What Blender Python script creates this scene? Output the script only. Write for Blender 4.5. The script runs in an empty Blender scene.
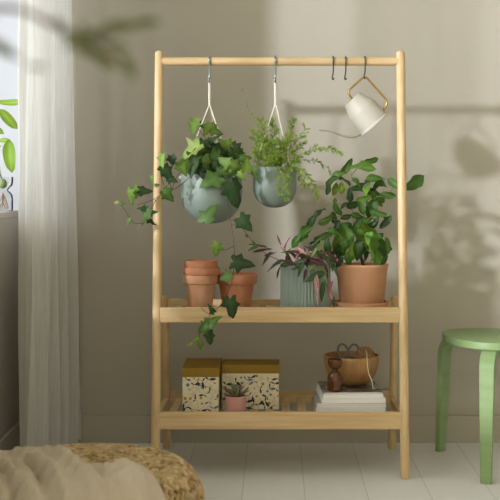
import bpy, math, random
from mathutils import Vector, Matrix, noise
R = random.Random(7)
PI = math.pi
scn = bpy.context.scene
COL = scn.collection
CX, CV, F, CH = 276.0, 185.0, 1160.0, 0.861
def at(u, v, Y):
    return Vector(((u-CX)*Y/F, Y, CH-(v-CV)*Y/F))
def V(*a): return Vector(a)

# ------------------------------------------------------------------ materials
def mat(name, base=(.8,.8,.8), rough=.6, spec=.4, metal=0.0, bump=None, noise_col=None, attr=None,
        transl=0.0, coat=0.0, alpha=None, build=None):
    m = bpy.data.materials.new(name); m.use_nodes = True
    nt = m.node_tree; N = nt.nodes; L = nt.links
    p = N['Principled BSDF']; out = N['Material Output']
    p.inputs['Base Color'].default_value = (*base, 1)
    p.inputs['Roughness'].default_value = rough
    p.inputs['Specular IOR Level'].default_value = spec
    p.inputs['Metallic'].default_value = metal
    p.inputs['Coat Weight'].default_value = coat
    tc = N.new('ShaderNodeTexCoord')
    colsock = None
    if attr:
        a = N.new('ShaderNodeAttribute'); a.attribute_name = attr
        colsock = a.outputs['Color']
    if noise_col:   # (color2, scale tuple, lo, hi)
        c2, sc, lo, hi = noise_col
        mp = N.new('ShaderNodeMapping'); mp.inputs['Scale'].default_value = sc
        L.new(tc.outputs['Object'], mp.inputs['Vector'])
        nz = N.new('ShaderNodeTexNoise'); nz.inputs['Scale'].default_value = 1; nz.inputs['Detail'].default_value = 5
        L.new(mp.outputs[0], nz.inputs['Vector'])
        mr = N.new('ShaderNodeMapRange'); mr.inputs['From Min'].default_value = lo; mr.inputs['From Max'].default_value = hi
        L.new(nz.outputs['Fac'], mr.inputs['Value'])
        mx = N.new('ShaderNodeMixRGB'); L.new(mr.outputs[0], mx.inputs['Fac'])
        if colsock: L.new(colsock, mx.inputs['Color1'])
        else: mx.inputs['Color1'].default_value = (*base, 1)
        mx.inputs['Color2'].default_value = (*c2, 1)
        colsock = mx.outputs[0]
    if colsock: L.new(colsock, p.inputs['Base Color'])
    if bump:        # (scale tuple, strength, distance)
        sc, st, ds = bump
        mp = N.new('ShaderNodeMapping'); mp.inputs['Scale'].default_value = sc
        L.new(tc.outputs['Object'], mp.inputs['Vector'])
        nz = N.new('ShaderNodeTexNoise'); nz.inputs['Scale'].default_value = 1; nz.inputs['Detail'].default_value = 4
        L.new(mp.outputs[0], nz.inputs['Vector'])
        b = N.new('ShaderNodeBump'); b.inputs['Strength'].default_value = st; b.inputs['Distance'].default_value = ds
        L.new(nz.outputs['Fac'], b.inputs['Height']); L.new(b.outputs[0], p.inputs['Normal'])
    if transl:
        t = N.new('ShaderNodeBsdfTranslucent'); t.inputs['Color'].default_value = (*base, 1)
        if colsock: L.new(colsock, t.inputs['Color'])
        ms = N.new('ShaderNodeMixShader'); ms.inputs[0].default_value = transl
        L.new(p.outputs[0], ms.inputs[1]); L.new(t.outputs[0], ms.inputs[2]); L.new(ms.outputs[0], out.inputs[0])
    if build: build(m, nt, N, L, p, out, tc)
    return m

def wood(axis, name, c1, c2):
    s = [95, 95, 95]; s[axis] = 5
    return mat(name, c1, .5, .35, noise_col=(c2, tuple(s), .35, .72), bump=(tuple(s), .15, .0006))
BW1, BW2 = (.69,.515,.30), (.55,.37,.18)
M = {}
for i, n in enumerate('xyz'): M['wood_'+n] = wood(i, 'bamboo_'+n, BW1, BW2)
def bowl_build(m, nt, N, L, p, out, tc):
    br = N.new('ShaderNodeTexBrick')
M['bowl'] = mat('bowl_wood', (.42,.235,.09), .4, .4, noise_col=((.27,.13,.045), (40,40,9), .35, .7), coat=.2)
M['terra'] = mat('terracotta', (.50,.205,.11), .85, .2, noise_col=((.56,.30,.19), (28,28,18), .45, .8), bump=((240,240,240), .2, .0006))
M['terra_pale'] = mat('terracotta_pale', (.51,.265,.155), .8, .2, noise_col=((.62,.37,.24), (22,22,15), .4, .8), bump=((240,240,240), .15, .0005))
M['terra_soft'] = mat('terracotta_blush', (.585,.315,.185), .8, .22, noise_col=((.53,.27,.15), (10,10,14), .4, .75), bump=((200,200,200), .12, .0005))
M['sage'] = mat('sage_glaze', (.205,.265,.235), .42, .45, noise_col=((.225,.28,.25), (14,14,14), .5, .75), bump=((60,60,60), .1, .0006))
M['sage_rib'] = mat('ribbed_sage', (.27,.335,.315), .55, .4)
M['cord'] = mat('cotton_cord', (.80,.76,.66), .9, .1, bump=((500,500,500), .5, .0006))
M['steel'] = mat('hook_steel', (.25,.30,.30), .4, .5, metal=.7)
M['dark_steel'] = mat('hook_dark_steel', (.12,.12,.11), .35, .5, metal=.8)
M['cream'] = mat('cream_enamel', (.52,.49,.43), .5, .3)
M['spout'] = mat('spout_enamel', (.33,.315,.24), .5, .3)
M['brass'] = mat('brass', (.47,.30,.085), .32, .5, metal=.8)
M['black'] = mat('opening_shade', (.03,.03,.028), .8)
M['soil'] = mat('soil', (.05,.035,.022), .95, .1, noise_col=((.10,.07,.045), (90,90,90), .4, .7), bump=((150,150,150), .8, .004))
M['leaf'] = mat('leaf', (.1,.2,.05), .45, .3, attr='Tint', transl=.28)
M['leaf_soft'] = mat('leaf_needle', (.2,.35,.08), .6, .3, attr='Tint', transl=.4)
M['stem_brown'] = mat('stem_brown', (.13,.085,.06), .7, .2)
M['stem_green'] = mat('stem_green', (.19,.25,.09), .6, .3)
M['stem_purple'] = mat('stem_purple', (.17,.10,.07), .6, .3)
M['green_paint'] = mat('green_paint', (.225,.335,.145), .45, .4, noise_col=((.26,.37,.175), (8,8,60), .4, .7), bump=((20,20,160), .12, .0005))
M['mustard'] = mat('mustard_lid', (.27,.165,.025), .75, .2)
M['print_cream'] = mat('print_cream', (.72,.645,.48), .75, .2)
M['print_navy'] = mat('print_navy', (.03,.045,.055), .75, .2)
M['print_blue'] = mat('print_blue', (.16,.19,.28), .75, .2)
M['print_mustard'] = mat('print_mustard', (.42,.25,.05), .75, .2)
M['print_grey'] = mat('print_grey', (.58,.54,.41), .75, .2)
M['pink'] = mat('pink_ceramic', (.56,.29,.265), .5, .4)
M['paper'] = mat('paper', (.86,.86,.87), .8, .2, bump=((6,6,1500), .5, .0006))
M['cover_white'] = mat('cover_white', (.84,.84,.86), .45, .4)
M['cover_grey'] = mat('cover_grey', (.42,.42,.43), .4, .4)
M['cover_dark'] = mat('cover_photo', (.30,.27,.25), .32, .5, noise_col=((.07,.06,.05), (28,17,10), .47, .56))
M['twine'] = mat('twine', (.30,.17,.075), .9, .1, noise_col=((.44,.29,.16), (150,150,150), .4, .65))
M['twine_pale'] = mat('twine_pale', (.62,.50,.32), .9, .1)
M['scissor'] = mat('scissor_black', (.13,.15,.165), .45, .5)
M['fabric'] = mat('blanket_muslin', (.57,.49,.38), .95, .1)
M['braid'] = mat('banana_fibre', (.5,.36,.18), .75, .2, attr='Tint', bump=((160,160,160), .4, .001))
M['braid_core'] = mat('fibre_shade', (.22,.14,.06), .95, .1)
M['frame_white'] = mat('frame_white', (.80,.79,.76), .5, .4)

def glass_mat(name, tint, fac=.82, rough=.03):
    m = bpy.data.materials.new(name); m.use_nodes = True
    nt = m.node_tree; N = nt.nodes; L = nt.links; N.remove(N['Principled BSDF'])
    t = N.new('ShaderNodeBsdfTransparent'); t.inputs[0].default_value = (*tint, 1)
    g = N.new('ShaderNodeBsdfGlossy'); g.inputs['Roughness'].default_value = rough
    fr = N.new('ShaderNodeLayerWeight'); fr.inputs['Blend'].default_value = .14
    mx = N.new('ShaderNodeMixShader'); L.new(fr.outputs['Fresnel'], mx.inputs[0])
    L.new(t.outputs[0], mx.inputs[1]); L.new(g.outputs[0], mx.inputs[2]); L.new(mx.outputs[0], N['Material Output'].inputs[0])
    return m
M['glass'] = glass_mat('clear_glass', (.95,.96,.96))
M['jar_glass'] = glass_mat('jar_glass', (.96,.965,.965))
M['amber'] = mat('amber_glass', (.15,.052,.010), .08, .6, build=lambda m,nt,N,L,p,out,tc: (p.inputs['Transmission Weight'].__setattr__('default_value', .45)))

def wall_build(m, nt, N, L, p, out, tc):
    nz = N.new('ShaderNodeTexNoise'); nz.inputs['Scale'].default_value = 1.6; nz.inputs['Detail'].default_value = 2
    L.new(tc.outputs['Object'], nz.inputs['Vector'])
    mx = N.new('ShaderNodeMixRGB'); mx.inputs[1].default_value = (.455,.425,.36,1); mx.inputs[2].default_value = (.48,.45,.385,1)
    L.new(nz.outputs['Fac'], mx.inputs[0]); L.new(mx.outputs[0], p.inputs['Base Color'])
    n2 = N.new('ShaderNodeTexNoise'); n2.inputs['Scale'].default_value = 260
    L.new(tc.outputs['Object'], n2.inputs['Vector'])
    b = N.new('ShaderNodeBump'); b.inputs['Strength'].default_value = .08; b.inputs['Distance'].default_value = .001
    L.new(n2.outputs['Fac'], b.inputs['Height']); L.new(b.outputs[0], p.inputs['Normal'])
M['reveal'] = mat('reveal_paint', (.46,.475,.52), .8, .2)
M['wall'] = mat('wall_paint', rough=.85, spec=.2, build=wall_build)
M['ceiling'] = mat('ceiling_paint', (.72,.70,.65), .9, .1)
def floor_build(m, nt, N, L, p, out, tc):
    sx = N.new('ShaderNodeSeparateXYZ'); L.new(tc.outputs['Object'], sx.inputs[0])
    def math_(op, a, b=None):
        n = N.new('ShaderNodeMath'); n.operation = op
        for i, s in enumerate((a, b)):
            if s is None: continue
            if isinstance(s, (int, float)): n.inputs[i].default_value = s
            else: L.new(s, n.inputs[i])
        return n.outputs[0]
    W = .174
    q = math_('DIVIDE', math_('SUBTRACT', sx.outputs['X'], .428-W*30), W)
    fr = math_('FRACT', q); idx = math_('FLOOR', q)
    d = math_('MINIMUM', fr, math_('SUBTRACT', 1.0, fr))
    seam = math_('LESS_THAN', d, .007)
    wn = N.new('ShaderNodeTexWhiteNoise'); wn.noise_dimensions = '1D'; L.new(idx, wn.inputs['W'])
    # board ends, staggered from row to row
    y = math_('ADD', math_('DIVIDE', sx.outputs['Y'], 1.6), math_('MULTIPLY', wn.outputs['Value'], 7.0))
    fy = math_('FRACT', y); d2 = math_('LESS_THAN', fy, .0018)
    sm = math_('MAXIMUM', seam, d2)
    mp = N.new('ShaderNodeMapping'); mp.inputs['Scale'].default_value = (30,1.6,1); L.new(tc.outputs['Object'], mp.inputs['Vector'])
    nz = N.new('ShaderNodeTexNoise'); nz.inputs['Scale'].default_value = 1; nz.inputs['Detail'].default_value = 6; L.new(mp.outputs[0], nz.inputs['Vector'])
    a = N.new('ShaderNodeMixRGB'); a.inputs[1].default_value = (.72,.715,.715,1); a.inputs[2].default_value = (.80,.795,.795,1)
    L.new(math_('ADD', math_('MULTIPLY', nz.outputs['Fac'], .7), math_('MULTIPLY', wn.outputs['Value'], .3)), a.inputs[0])
    c = N.new('ShaderNodeMixRGB'); L.new(sm, c.inputs[0]); L.new(a.outputs[0], c.inputs[1]); c.inputs[2].default_value = (.56,.555,.55,1)
    L.new(c.outputs[0], p.inputs['Base Color'])
    b = N.new('ShaderNodeBump'); b.inputs['Strength'].default_value = .3; b.inputs['Distance'].default_value = .0012
    L.new(math_('SUBTRACT', 1.0, sm), b.inputs['Height']); L.new(b.outputs[0], p.inputs['Normal'])
M['floor'] = mat('floor_boards', rough=.55, spec=.3, build=floor_build)
def curtain_build(m, nt, N, L, p, out, tc):
    mp = N.new('ShaderNodeMapping'); mp.inputs['Scale'].default_value = (160,160,7); L.new(tc.outputs['Object'], mp.inputs['Vector'])
    nz = N.new('ShaderNodeTexNoise'); nz.inputs['Scale'].default_value = 1; nz.inputs['Detail'].default_value = 4; L.new(mp.outputs[0], nz.inputs['Vector'])
    a = N.new('ShaderNodeMixRGB'); a.inputs[1].default_value = (.60,.59,.58,1); a.inputs[2].default_value = (.80,.80,.80,1)
    L.new(nz.outputs['Fac'], a.inputs[0]); L.new(a.outputs[0], p.inputs['Base Color'])
    t = N.new('ShaderNodeBsdfTranslucent'); L.new(a.outputs[0], t.inputs[0])
    m1 = N.new('ShaderNodeMixShader'); m1.inputs[0].default_value = .32
    L.new(p.outputs[0], m1.inputs[1]); L.new(t.outputs[0], m1.inputs[2])
    tr = N.new('ShaderNodeBsdfTransparent')
    m2 = N.new('ShaderNodeMixShader')
    m2.inputs[0].default_value = .08
    L.new(m1.outputs[0], m2.inputs[1]); L.new(tr.outputs[0], m2.inputs[2]); L.new(m2.outputs[0], out.inputs[0])
M['curtain'] = mat('linen_curtain', rough=.9, spec=.1, build=curtain_build)
def weave_build(m, nt, N, L, p, out, tc):
    uv = N.new('ShaderNodeUVMap')
    hs = []
    for ax in (0, 1):
        w = N.new('ShaderNodeTexWave'); w.bands_direction = 'XY'[ax]; w.inputs['Scale'].default_value = 5
        w.inputs['Distortion'].default_value = 1.2; w.inputs['Detail Scale'].default_value = 2
        L.new(tc.outputs['UV'], w.inputs['Vector']); hs.append(w.outputs['Fac'])
    mx = N.new('ShaderNodeMath'); mx.operation = 'MULTIPLY'; L.new(hs[0], mx.inputs[0]); L.new(hs[1], mx.inputs[1])
    b = N.new('ShaderNodeBump'); b.inputs['Strength'].default_value = .4; b.inputs['Distance'].default_value = .0025
    L.new(mx.outputs[0], b.inputs['Height']); L.new(b.outputs[0], p.inputs['Normal'])
M['fabric'] = mat('blanket_muslin', (.62,.545,.435), .95, .1, build=weave_build)

# ------------------------------------------------------------------ mesh builder
class MB:
    def __init__(s): s.v=[]; s.f=[]; s.m=[]; s.c=[]; s.uv=None
    def add(s, vs, fs, mi=0, col=None):
        b = len(s.v); s.v += [Vector(x) for x in vs]
        s.f += [tuple(b+i for i in f) for f in fs]; s.m += [mi]*len(fs)
        if col is None: s.c += [(1,1,1)]*len(vs)
        elif isinstance(col, list): s.c += col
        else: s.c += [col]*len(vs)
        return s
    def box(s, x0,x1,y0,y1,z0,z1, mi=0, T=None):
        vs = [V(x,y,z) for z in (z0,z1) for y in (y0,y1) for x in (x0,x1)]
        if T: vs = [T @ q for q in vs]
        return s.add(vs, [(0,2,3,1),(4,5,7,6),(0,1,5,4),(2,6,7,3),(0,4,6,2),(1,3,7,5)], mi)
    def tube(s, pts, rad, n=10, mi=0, caps=True, col=None, sub=1, closed=False, flat=None):
        """round tube along pts; rad is a number or one radius per point"""
        pts = [Vector(p) for p in pts]
        rs = list(rad) if isinstance(rad, (list, tuple)) else [rad]*len(pts)
        if sub > 1 and len(pts) > 2:
            P, Q = [], []
            k = len(pts)
            for i in range(k-1):
                a = pts[max(i-1,0)]; b = pts[i]; c = pts[i+1]; d = pts[min(i+2,k-1)]
                for j in range(sub):
                    t = j/sub
                    P.append(.5*((2*b)+(c-a)*t+(2*a-5*b+4*c-d)*t*t+(3*b-a-3*c+d)*t**3)); Q.append(rs[i]*(1-t)+rs[i+1]*t)
            P.append(pts[-1]); Q.append(rs[-1]); pts, rs = P, Q
        k = len(pts); vs = []
        nrm = None
        for i in range(k):
            if closed: d = pts[(i+1)%k]-pts[i-1]
            else: d = pts[min(i+1,k-1)]-pts[max(i-1,0)]
            d.normalize()
            if nrm is None:
                nrm = d.cross(V(0,0,1)) if abs(d.z) < .9 else d.cross(V(1,0,0))
            nrm = (nrm - d*nrm.dot(d)).normalized(); bn = d.cross(nrm)
            for j in range(n):
                a = 2*PI*j/n
                vs.append(pts[i]+(nrm*math.cos(a)+bn*math.sin(a))*rs[i])
        fs = []
        for i in range(k if closed else k-1):
            i2 = (i+1)%k
            for j in range(n):
                fs.append((i*n+j, i*n+(j+1)%n, i2*n+(j+1)%n, i2*n+j))
        if caps and not closed:
            fs.append(tuple(reversed(range(n)))); fs.append(tuple((k-1)*n+j for j in range(n)))
        return s.add(vs, fs, mi, col)
    def lathe(s, prof, n=48, c=(0,0,0), T=None, mi=0, ribs=None, closed=False):
        """prof: (r, z) pairs; ribs=(count, depth, zlo, zhi)"""
        c = Vector(c); vs = []; k = len(prof)
        for (r, z) in prof:
            for j in range(n):
                a = 2*PI*j/n; rr = r
                if ribs and ribs[2] < z < ribs[3]: rr = r + ribs[1]*abs(math.sin(ribs[0]*a/2)) - ribs[1]
                q = V(rr*math.cos(a), rr*math.sin(a), z)
                if T: q = T @ q
                vs.append(c+q)
        fs = []
        for i in range(k-1):
            for j in range(n): fs.append((i*n+j, i*n+(j+1)%n, (i+1)*n+(j+1)%n, (i+1)*n+j))
        if closed:
            for j in range(n): fs.append(((k-1)*n+j, (k-1)*n+(j+1)%n, (j+1)%n, j))
        else:
            if prof[0][0] > 1e-5: fs.append(tuple(reversed(range(n))))
            if prof[-1][0] > 1e-5: fs.append(tuple((k-1)*n+j for j in range(n)))
        return s.add(vs, fs, mi)
    def ball(s, c, r, T=None, n=10, k=6, mi=0, col=None):
        prof = [(math.sin(PI*i/k), -math.cos(PI*i/k)) for i in range(k+1)]
        vs = []; 
        for (a, z) in prof:
            for j in range(n):
                q = V(a*math.cos(2*PI*j/n)*r[0], a*math.sin(2*PI*j/n)*r[1], z*r[2])
                if T: q = T @ q
                vs.append(Vector(c)+q)
        fs = [(i*n+j, i*n+(j+1)%n, (i+1)*n+(j+1)%n, (i+1)*n+j) for i in range(k) for j in range(n)]
        return s.add(vs, fs, mi, col)
    def build(s, name, mats, parent=None, smooth=True, bevel=0, seg=2, solid=0, sub=0, angle=40):
        org = Vector(parent['_o']) if parent is not None and '_o' in parent else V(0,0,0)
        me = bpy.data.meshes.new(name)
        me.from_pydata([v-org for v in s.v], [], s.f)
        if not isinstance(mats, (list, tuple)): mats = [mats]
        for m_ in mats: me.materials.append(M[m_])
        me.polygons.foreach_set('material_index', s.m)
        if any(c != (1,1,1) for c in s.c):
            ca = me.color_attributes.new('Tint', 'FLOAT_COLOR', 'POINT')
            ca.data.foreach_set('color', [x for c in s.c for x in (*c, 1.0)])
        if s.uv:
            ul = me.uv_layers.new(name='UVMap')
            for l in me.loops: ul.data[l.index].uv = s.uv[l.vertex_index]
        me.validate(); me.update()
        if smooth:
            me.polygons.foreach_set('use_smooth', [True]*len(me.polygons))
            me.set_sharp_from_angle(angle=math.radians(angle))
        o = bpy.data.objects.new(name, me); COL.objects.link(o)
        if parent is not None:
            o.parent = parent; o['_o'] = list(org)
        if bevel:
            b = o.modifiers.new('bevel', 'BEVEL'); b.width = bevel; b.segments = seg; b.limit_method = 'ANGLE'; b.angle_limit = .6
        if solid:
            b = o.modifiers.new('thickness', 'SOLIDIFY'); b.thickness = solid; b.offset = 0
        if sub:
            b = o.modifiers.new('smooth', 'SUBSURF'); b.levels = sub; b.render_levels = sub
        return o

def thing(name, label, cat, loc, group=None):
    o = bpy.data.objects.new(name, None); COL.objects.link(o); o.location = loc; o.empty_display_size = .02
    o['label'] = label; o['category'] = cat; o['_o'] = list(loc)
    if group: o['group'] = group
    return o
def tag(o, label, cat, group=None, kind=None):
    o['label'] = label; o['category'] = cat
    if group: o['group'] = group
    if kind: o['kind'] = kind
    return o
def struct(o): o['kind'] = 'structure'; return o

# ------------------------------------------------------------------ room
XL, XR, YB, YF, ZC = -.84, 2.3, 3.886, -1.4, 2.5
SILL, WT = .777, .24
W1a, W1b, WTOP = .45, 3.868, 2.2
struct(MB().box(XL-WT, XR+.1, YF, YB+.1, -.08, 0).build('floor', 'floor', smooth=False))
struct(MB().box(XL-WT, XR+.1, YF, YB+.1, ZC, ZC+.08).build('ceiling', 'ceiling', smooth=False))
struct(MB().box(XL-WT, XR+.1, YB, YB+.1, 0, ZC).build('wall_back', 'wall', smooth=False))
struct(MB().box(XR, XR+.1, YF, YB, 0, ZC).build('wall_right', 'wall', smooth=False))
WINS = ((1, 3.20, W1b, SILL), (2, W1a, 3.12, .62))  # second window is unseen, added with a low sill to let sun in
w = MB()
w.box(XL-WT, XL, YF, YB, WTOP, ZC)
w.box(XL-WT, XL, YF, W1a, 0, WTOP)
w.box(XL-WT, XL, 3.12, 3.20, 0, WTOP)
w.box(XL-WT, XL, W1b, YB, 0, WTOP)
for k_, ya, yb, sl_ in WINS: w.box(XL-WT, XL, ya, yb, 0, sl_-.02)
struct(w.build('wall_left', 'wall', smooth=False))
struct(MB().box(XL+.001, XR, YB-.012, YB, 0, .09).build('baseboard_back', 'wall', smooth=False, bevel=.002))
struct(MB().box(XL, XL+.012, YF, YB-.012, 0, .09).build('baseboard_left', 'wall', smooth=False, bevel=.002))
struct(MB().box(XR-.012, XR, YF, YB-.012, 0, .09).build('baseboard_right', 'wall', smooth=False, bevel=.002))
xw = XL-WT+.05
for k_, ya, yb, sl_ in WINS:
    wf = MB()
    for (a,b,c,d) in ((ya,yb,sl_,sl_+.018),(ya,yb,WTOP-.05,WTOP),(ya,ya+.03,sl_+.018,WTOP-.05),(yb-.03,yb,sl_+.018,WTOP-.05)):
        wf.box(xw-.025, xw+.025, a,b,c,d)
    if k_ == 2:
        for y in (1.30, 1.72, 2.36, 2.49, 2.62): wf.box(xw-.011, xw+.016, y, y+.025, sl_+.018, WTOP-.05)  # close-set bars added to dim the sunlight on the wall
    win = struct(wf.build('window_%d' % k_, 'frame_white', smooth=False, bevel=.003))
    MB().box(xw-.003, xw+.003, ya+.03, yb-.03, sl_+.018, WTOP-.05).build('pane', 'glass', win, smooth=False)
    struct(MB().box(XL-WT+.02, XL+.002, ya, yb, sl_-.02, sl_).build('trim_%d' % k_, 'wall', smooth=False, bevel=.002))
# white painted window reveal
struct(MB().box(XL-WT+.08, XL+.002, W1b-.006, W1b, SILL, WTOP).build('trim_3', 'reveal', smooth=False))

# ------------------------------------------------------------------ curtain
def curtain():
    mb = MB(); ns, nz_ = 260, 60
    idx = []
    for k in range(nz_+1):
        z = .012 + (2.36-.012)*k/nz_
        row = []
        for i in range(ns+1):
            s = i/ns
            Y = 3.42 + .462*s
            amp = .026 + .010*(1-k/nz_)
            amp *= (.55+.45*min(1,s*4))*(1-.6*max(0,s-.85)/.15)
            x = -.738 + .038*s + amp*math.sin(2*PI*(5.2*s+.12*math.sin(3*s*PI+z))) + .008*math.sin(23*s*PI+1.7*z)
            x += .03*(s**3)*(1-k/nz_) + .012*noise.noise(V(s*9, z*1.2, 3)) + .0035*math.sin(118*s+2.5*math.sin(z*1.3)) + .004*noise.noise(V(s*40, z*2.2, 6))
            Y += .018*noise.noise(V(s*7, z*1.5, 9))*(1-s) - .02*math.exp(-((z-.6)/.4)**2)*(s<.2)
            row.append(len(mb.v)); mb.v.append(V(x, Y, z)); mb.c.append((1,1,1))
        idx.append(row)
    for k in range(nz_):
        for i in range(ns):
            mb.f.append((idx[k][i], idx[k][i+1], idx[k+1][i+1], idx[k+1][i])); mb.m.append(0)
    return mb
cur = thing('curtain', 'sheer off-white linen curtain hanging in folds beside the window', 'curtain', (-.72,3.55,0))
curtain().build('curtain_panel', 'curtain', cur, angle=180)
rod = thing('curtain_rod', 'white curtain rod above the window', 'curtain rod', (-.735,2.7,2.385))
MB().tube([(-.735,1.4,2.385),(-.735,3.86,2.385)], .012, 14).build('rod', 'frame_white', rod)
for y in (1.6, 3.8):
    MB().tube([(-.84,y,2.385),(-.735,y,2.385)], .007, 8).build('bracket', 'frame_white', rod)

# ------------------------------------------------------------------ rack
XA, XB = -.354, .378
def fy(z): return 3.4+.12*z/1.266        # depth of the front poles at height z
def ry(z): return 3.786-.204*z           # depth of the rear legs
rack = thing('plant_stand', 'tall light bamboo plant stand with top rail and two slatted shelves', 'plant stand', (.012,3.59,0))
def rod_tip(mb, p0, p1, r, n=20, tip=.010):
    p0, p1 = Vector(p0), Vector(p1); d = (p1-p0).normalized()
    mb.tube([p0, p0+d*.002, p0+d*tip, p1-d*tip, p1-d*tip*.35, p1-d*.001, p1],
            [r*.80, r*.9, r, r, r*.86, r*.5, r*.2], n)
for x in (XA, XB):
    mb = MB(); rod_tip(mb, (x,fy(0),0), (x,fy(1.266),1.268), .0135); mb.build('front_leg', 'wood_z', rack)
for x in (XA, XB):
    mb = MB(); rod_tip(mb, (x,ry(0),0), (x,ry(.51),.511), .013); mb.build('rear_leg', 'wood_z', rack)
zt = CH+(CV-61.5)*3.518/F
mb = MB(); mb.tube([(XA+.008,3.518,zt),(XB-.008,3.518,zt)], .0128, 20); mb.build('top_rail', 'wood_x', rack)
def shelf(ztop, h):
    yf, yb = fy(ztop-h/2), ry(ztop-h/2)
    MB().box(XA+.010, XB-.010, yf-.009, yf+.009, ztop-h, ztop).build('shelf_rail', 'wood_x', rack, smooth=False, bevel=.002)
    MB().box(XA+.010, XB-.010, yb-.009, yb+.009, ztop-h*.75, ztop).build('shelf_rail', 'wood_x', rack, smooth=False, bevel=.002)
    for x in (XA, XB):
        MB().box(x-.009, x+.009, yf+.010, yb-.010, ztop-h*.9, ztop-.018).build('side_rail', 'wood_y', rack, smooth=False, bevel=.002)
    sl = MB(); x = XA+.03
    while x < XB-.03:
        sl.box(x, x+.026, yf+.0085, yb-.0085, ztop-.028, ztop-.017); x += .0487
    sl.build('slat_panel', 'wood_y', rack, smooth=False, bevel=.0015)
    return ztop-.017
ZU = shelf(.498, .045)
ZL = shelf(.193, .050)

# ------------------------------------------------------------------ leaves
def tint(base, j=.15):
    k = 1+R.uniform(-j, j); return tuple(max(.003, c*k*(1+R.uniform(-.06,.06))) for c in base)
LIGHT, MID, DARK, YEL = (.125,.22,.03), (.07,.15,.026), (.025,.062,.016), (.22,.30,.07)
IVY_M = [(0,0),(.2,0),(.45,0),(.72,0),(1,0)]
IVY_O = [(-.15,.14),(-.12,.37),(.10,.31),(.31,.53),(.45,.28),(.74,.19)]
IVY_F = [('m0','o0','o1'),('m0','o1','o2'),('m0','o2','m1'),('m1','o2','o3'),('m1','o3','o4'),('m1','o4','m2'),('m2','o4','o5'),('m2','o5','m3'),('m3','o5','m4')]
def leaf_ivy(mb, T, L, col, fold=.35, droop=.25):
    vs, cs = [], []
    def z(x, y): return fold*abs(y)*.6 - droop*x*x + .05*math.sin(9*y+5*x)
    vein = tuple(min(1, c*1.5+.02) for c in col)
    names = {}
    for i,(x,y) in enumerate(IVY_M): names['m%d'%i] = len(vs); vs.append(T @ V((x-.4)*L, 0, z(x,0)*L)); cs.append(vein if i < 4 else col)
    fs = []
    for sgn in (1,-1):
        for i,(x,y) in enumerate(IVY_O):
            jx, jy = R.uniform(-.06,.06), R.uniform(-.06,.06)
            names['o%d'%i] = len(vs); vs.append(T @ V((x+jx-.4)*L, sgn*(y+jy)*L, z(x,y)*L)); cs.append(col)
        for f in IVY_F:
            t = tuple(names[q] for q in f); fs.append(t if sgn > 0 else t[::-1])
    mb.add(vs, fs, 0, cs)
def leaf_blade(mb, T, L, W, col, fold=.3, droop=.3, wave=.06, n=7, power=(.5,.9), edge=None, jag=0):
    """pointed blade; W is half width / length"""
    vs, cs = [], []; ph = R.uniform(0,6)
    vein = tuple(min(1, c*1.35+.01) for c in col)
    for i in range(n+1):
        t = i/n; w = W*(max(t,0)**power[0])*(max(1-t,0)**power[1])*1.9
        for k, yy in enumerate((-1,-.5,0,.5,1)):
            y = w*yy*(1+jag*R.uniform(-1.6,1.2) if abs(yy)==1 else 1)
            z = fold*abs(y) - droop*t*t + wave*math.sin(7*t+ph+yy*1.5)*abs(yy)
            vs.append(T @ V((t-.5)*L, y*L, z*L))
            cs.append(vein if yy == 0 else (edge if edge and abs(yy) == 1 else col))
    fs = []
    for i in range(n):
        for k in range(4): a = i*5+k; fs.append((a, a+1, a+6, a+5))
    mb.add(vs, fs, 0, cs)
def frame(p, ang, jit=.4, depth=None, up=(-.25,-.8,.45)):
    a = math.radians(ang)
    d = V(math.cos(a), R.uniform(-.35,.2) if depth is None else depth, math.sin(a)).normalized()
    n = Vector(up)+V(R.uniform(-jit,jit), R.uniform(-jit,jit)*.5, R.uniform(-jit,jit))
    n = (n-d*n.dot(d)).normalized(); b = n.cross(d)
    return Matrix(((d.x,b.x,n.x,p.x),(d.y,b.y,n.y,p.y),(d.z,b.z,n.z,p.z),(0,0,0,1)))
def px(n, Y=3.52): return n*Y/F
def stem_px(mb, pts, r0, r1, n=6, sub=4):
    P = [at(*p) for p in pts]; k = len(P)
    mb.tube(P, [r0+(r1-r0)*i/(k-1) for i in range(k)], n, sub=sub)

# ------------------------------------------------------------------ hooks
def s_hook(p_top, drop, r_rail, m, label, cat='hook', group='S hooks on the top rail', wire=.0022):
    """p_top = centre of the rail; drop = depth of the lower bend's bottom below it"""
    x, y, z = p_top; r = r_rail+wire+.0006
    pts = []
    for k in range(0, 11):     # around the rail from the back over the top
        a = math.radians(-40+k*22); pts.append((x, y+r*math.cos(a), z+r*math.sin(a)))
    lr = .0058
    zl = z-drop+lr
    pts.append((x+.0006, y-r*.5, z-r-.006)); pts.append((x, y-lr*.2, zl+.012)); 
    for k in range(0, 8):
        a = math.radians(170+k*27); pts.append((x+lr*.45*math.cos(a), y-lr*math.cos(a)*-.8, zl+lr*math.sin(a)))
    o = MB().tube(pts, wire, 8, sub=3).build('s_hook', m)
    # origin stays at world zero: move the mesh so the hook has its own origin
    c = V(x, y, z)
    o.data.transform(Matrix.Translation(-c)); o.location = c
    tag(o, label, cat, group)
    return V(x, y, z-drop)
def rail_p(u): return ((u-CX)*3.518/F, 3.518, zt)
def drop_to(v): return zt-at(0, v, 3.518).z
hk1 = s_hook(rail_p(209.5), drop_to(82), .0128, 'steel', 'grey steel S hook holding the ivy planter, nearest the left pole', wire=.0029)
hk2 = s_hook(rail_p(275.3), drop_to(82), .0128, 'steel', 'grey steel S hook holding the fern planter, mid rail', wire=.0029)
hk3 = s_hook(rail_p(333), drop_to(79.5), .0128, 'dark_steel', 'empty dark S hook on the rail, left of the two empty ones')
hk4 = s_hook(rail_p(345.5), drop_to(79.5), .0128, 'dark_steel', 'empty dark S hook on the rail, next to the watering can hook')
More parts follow.
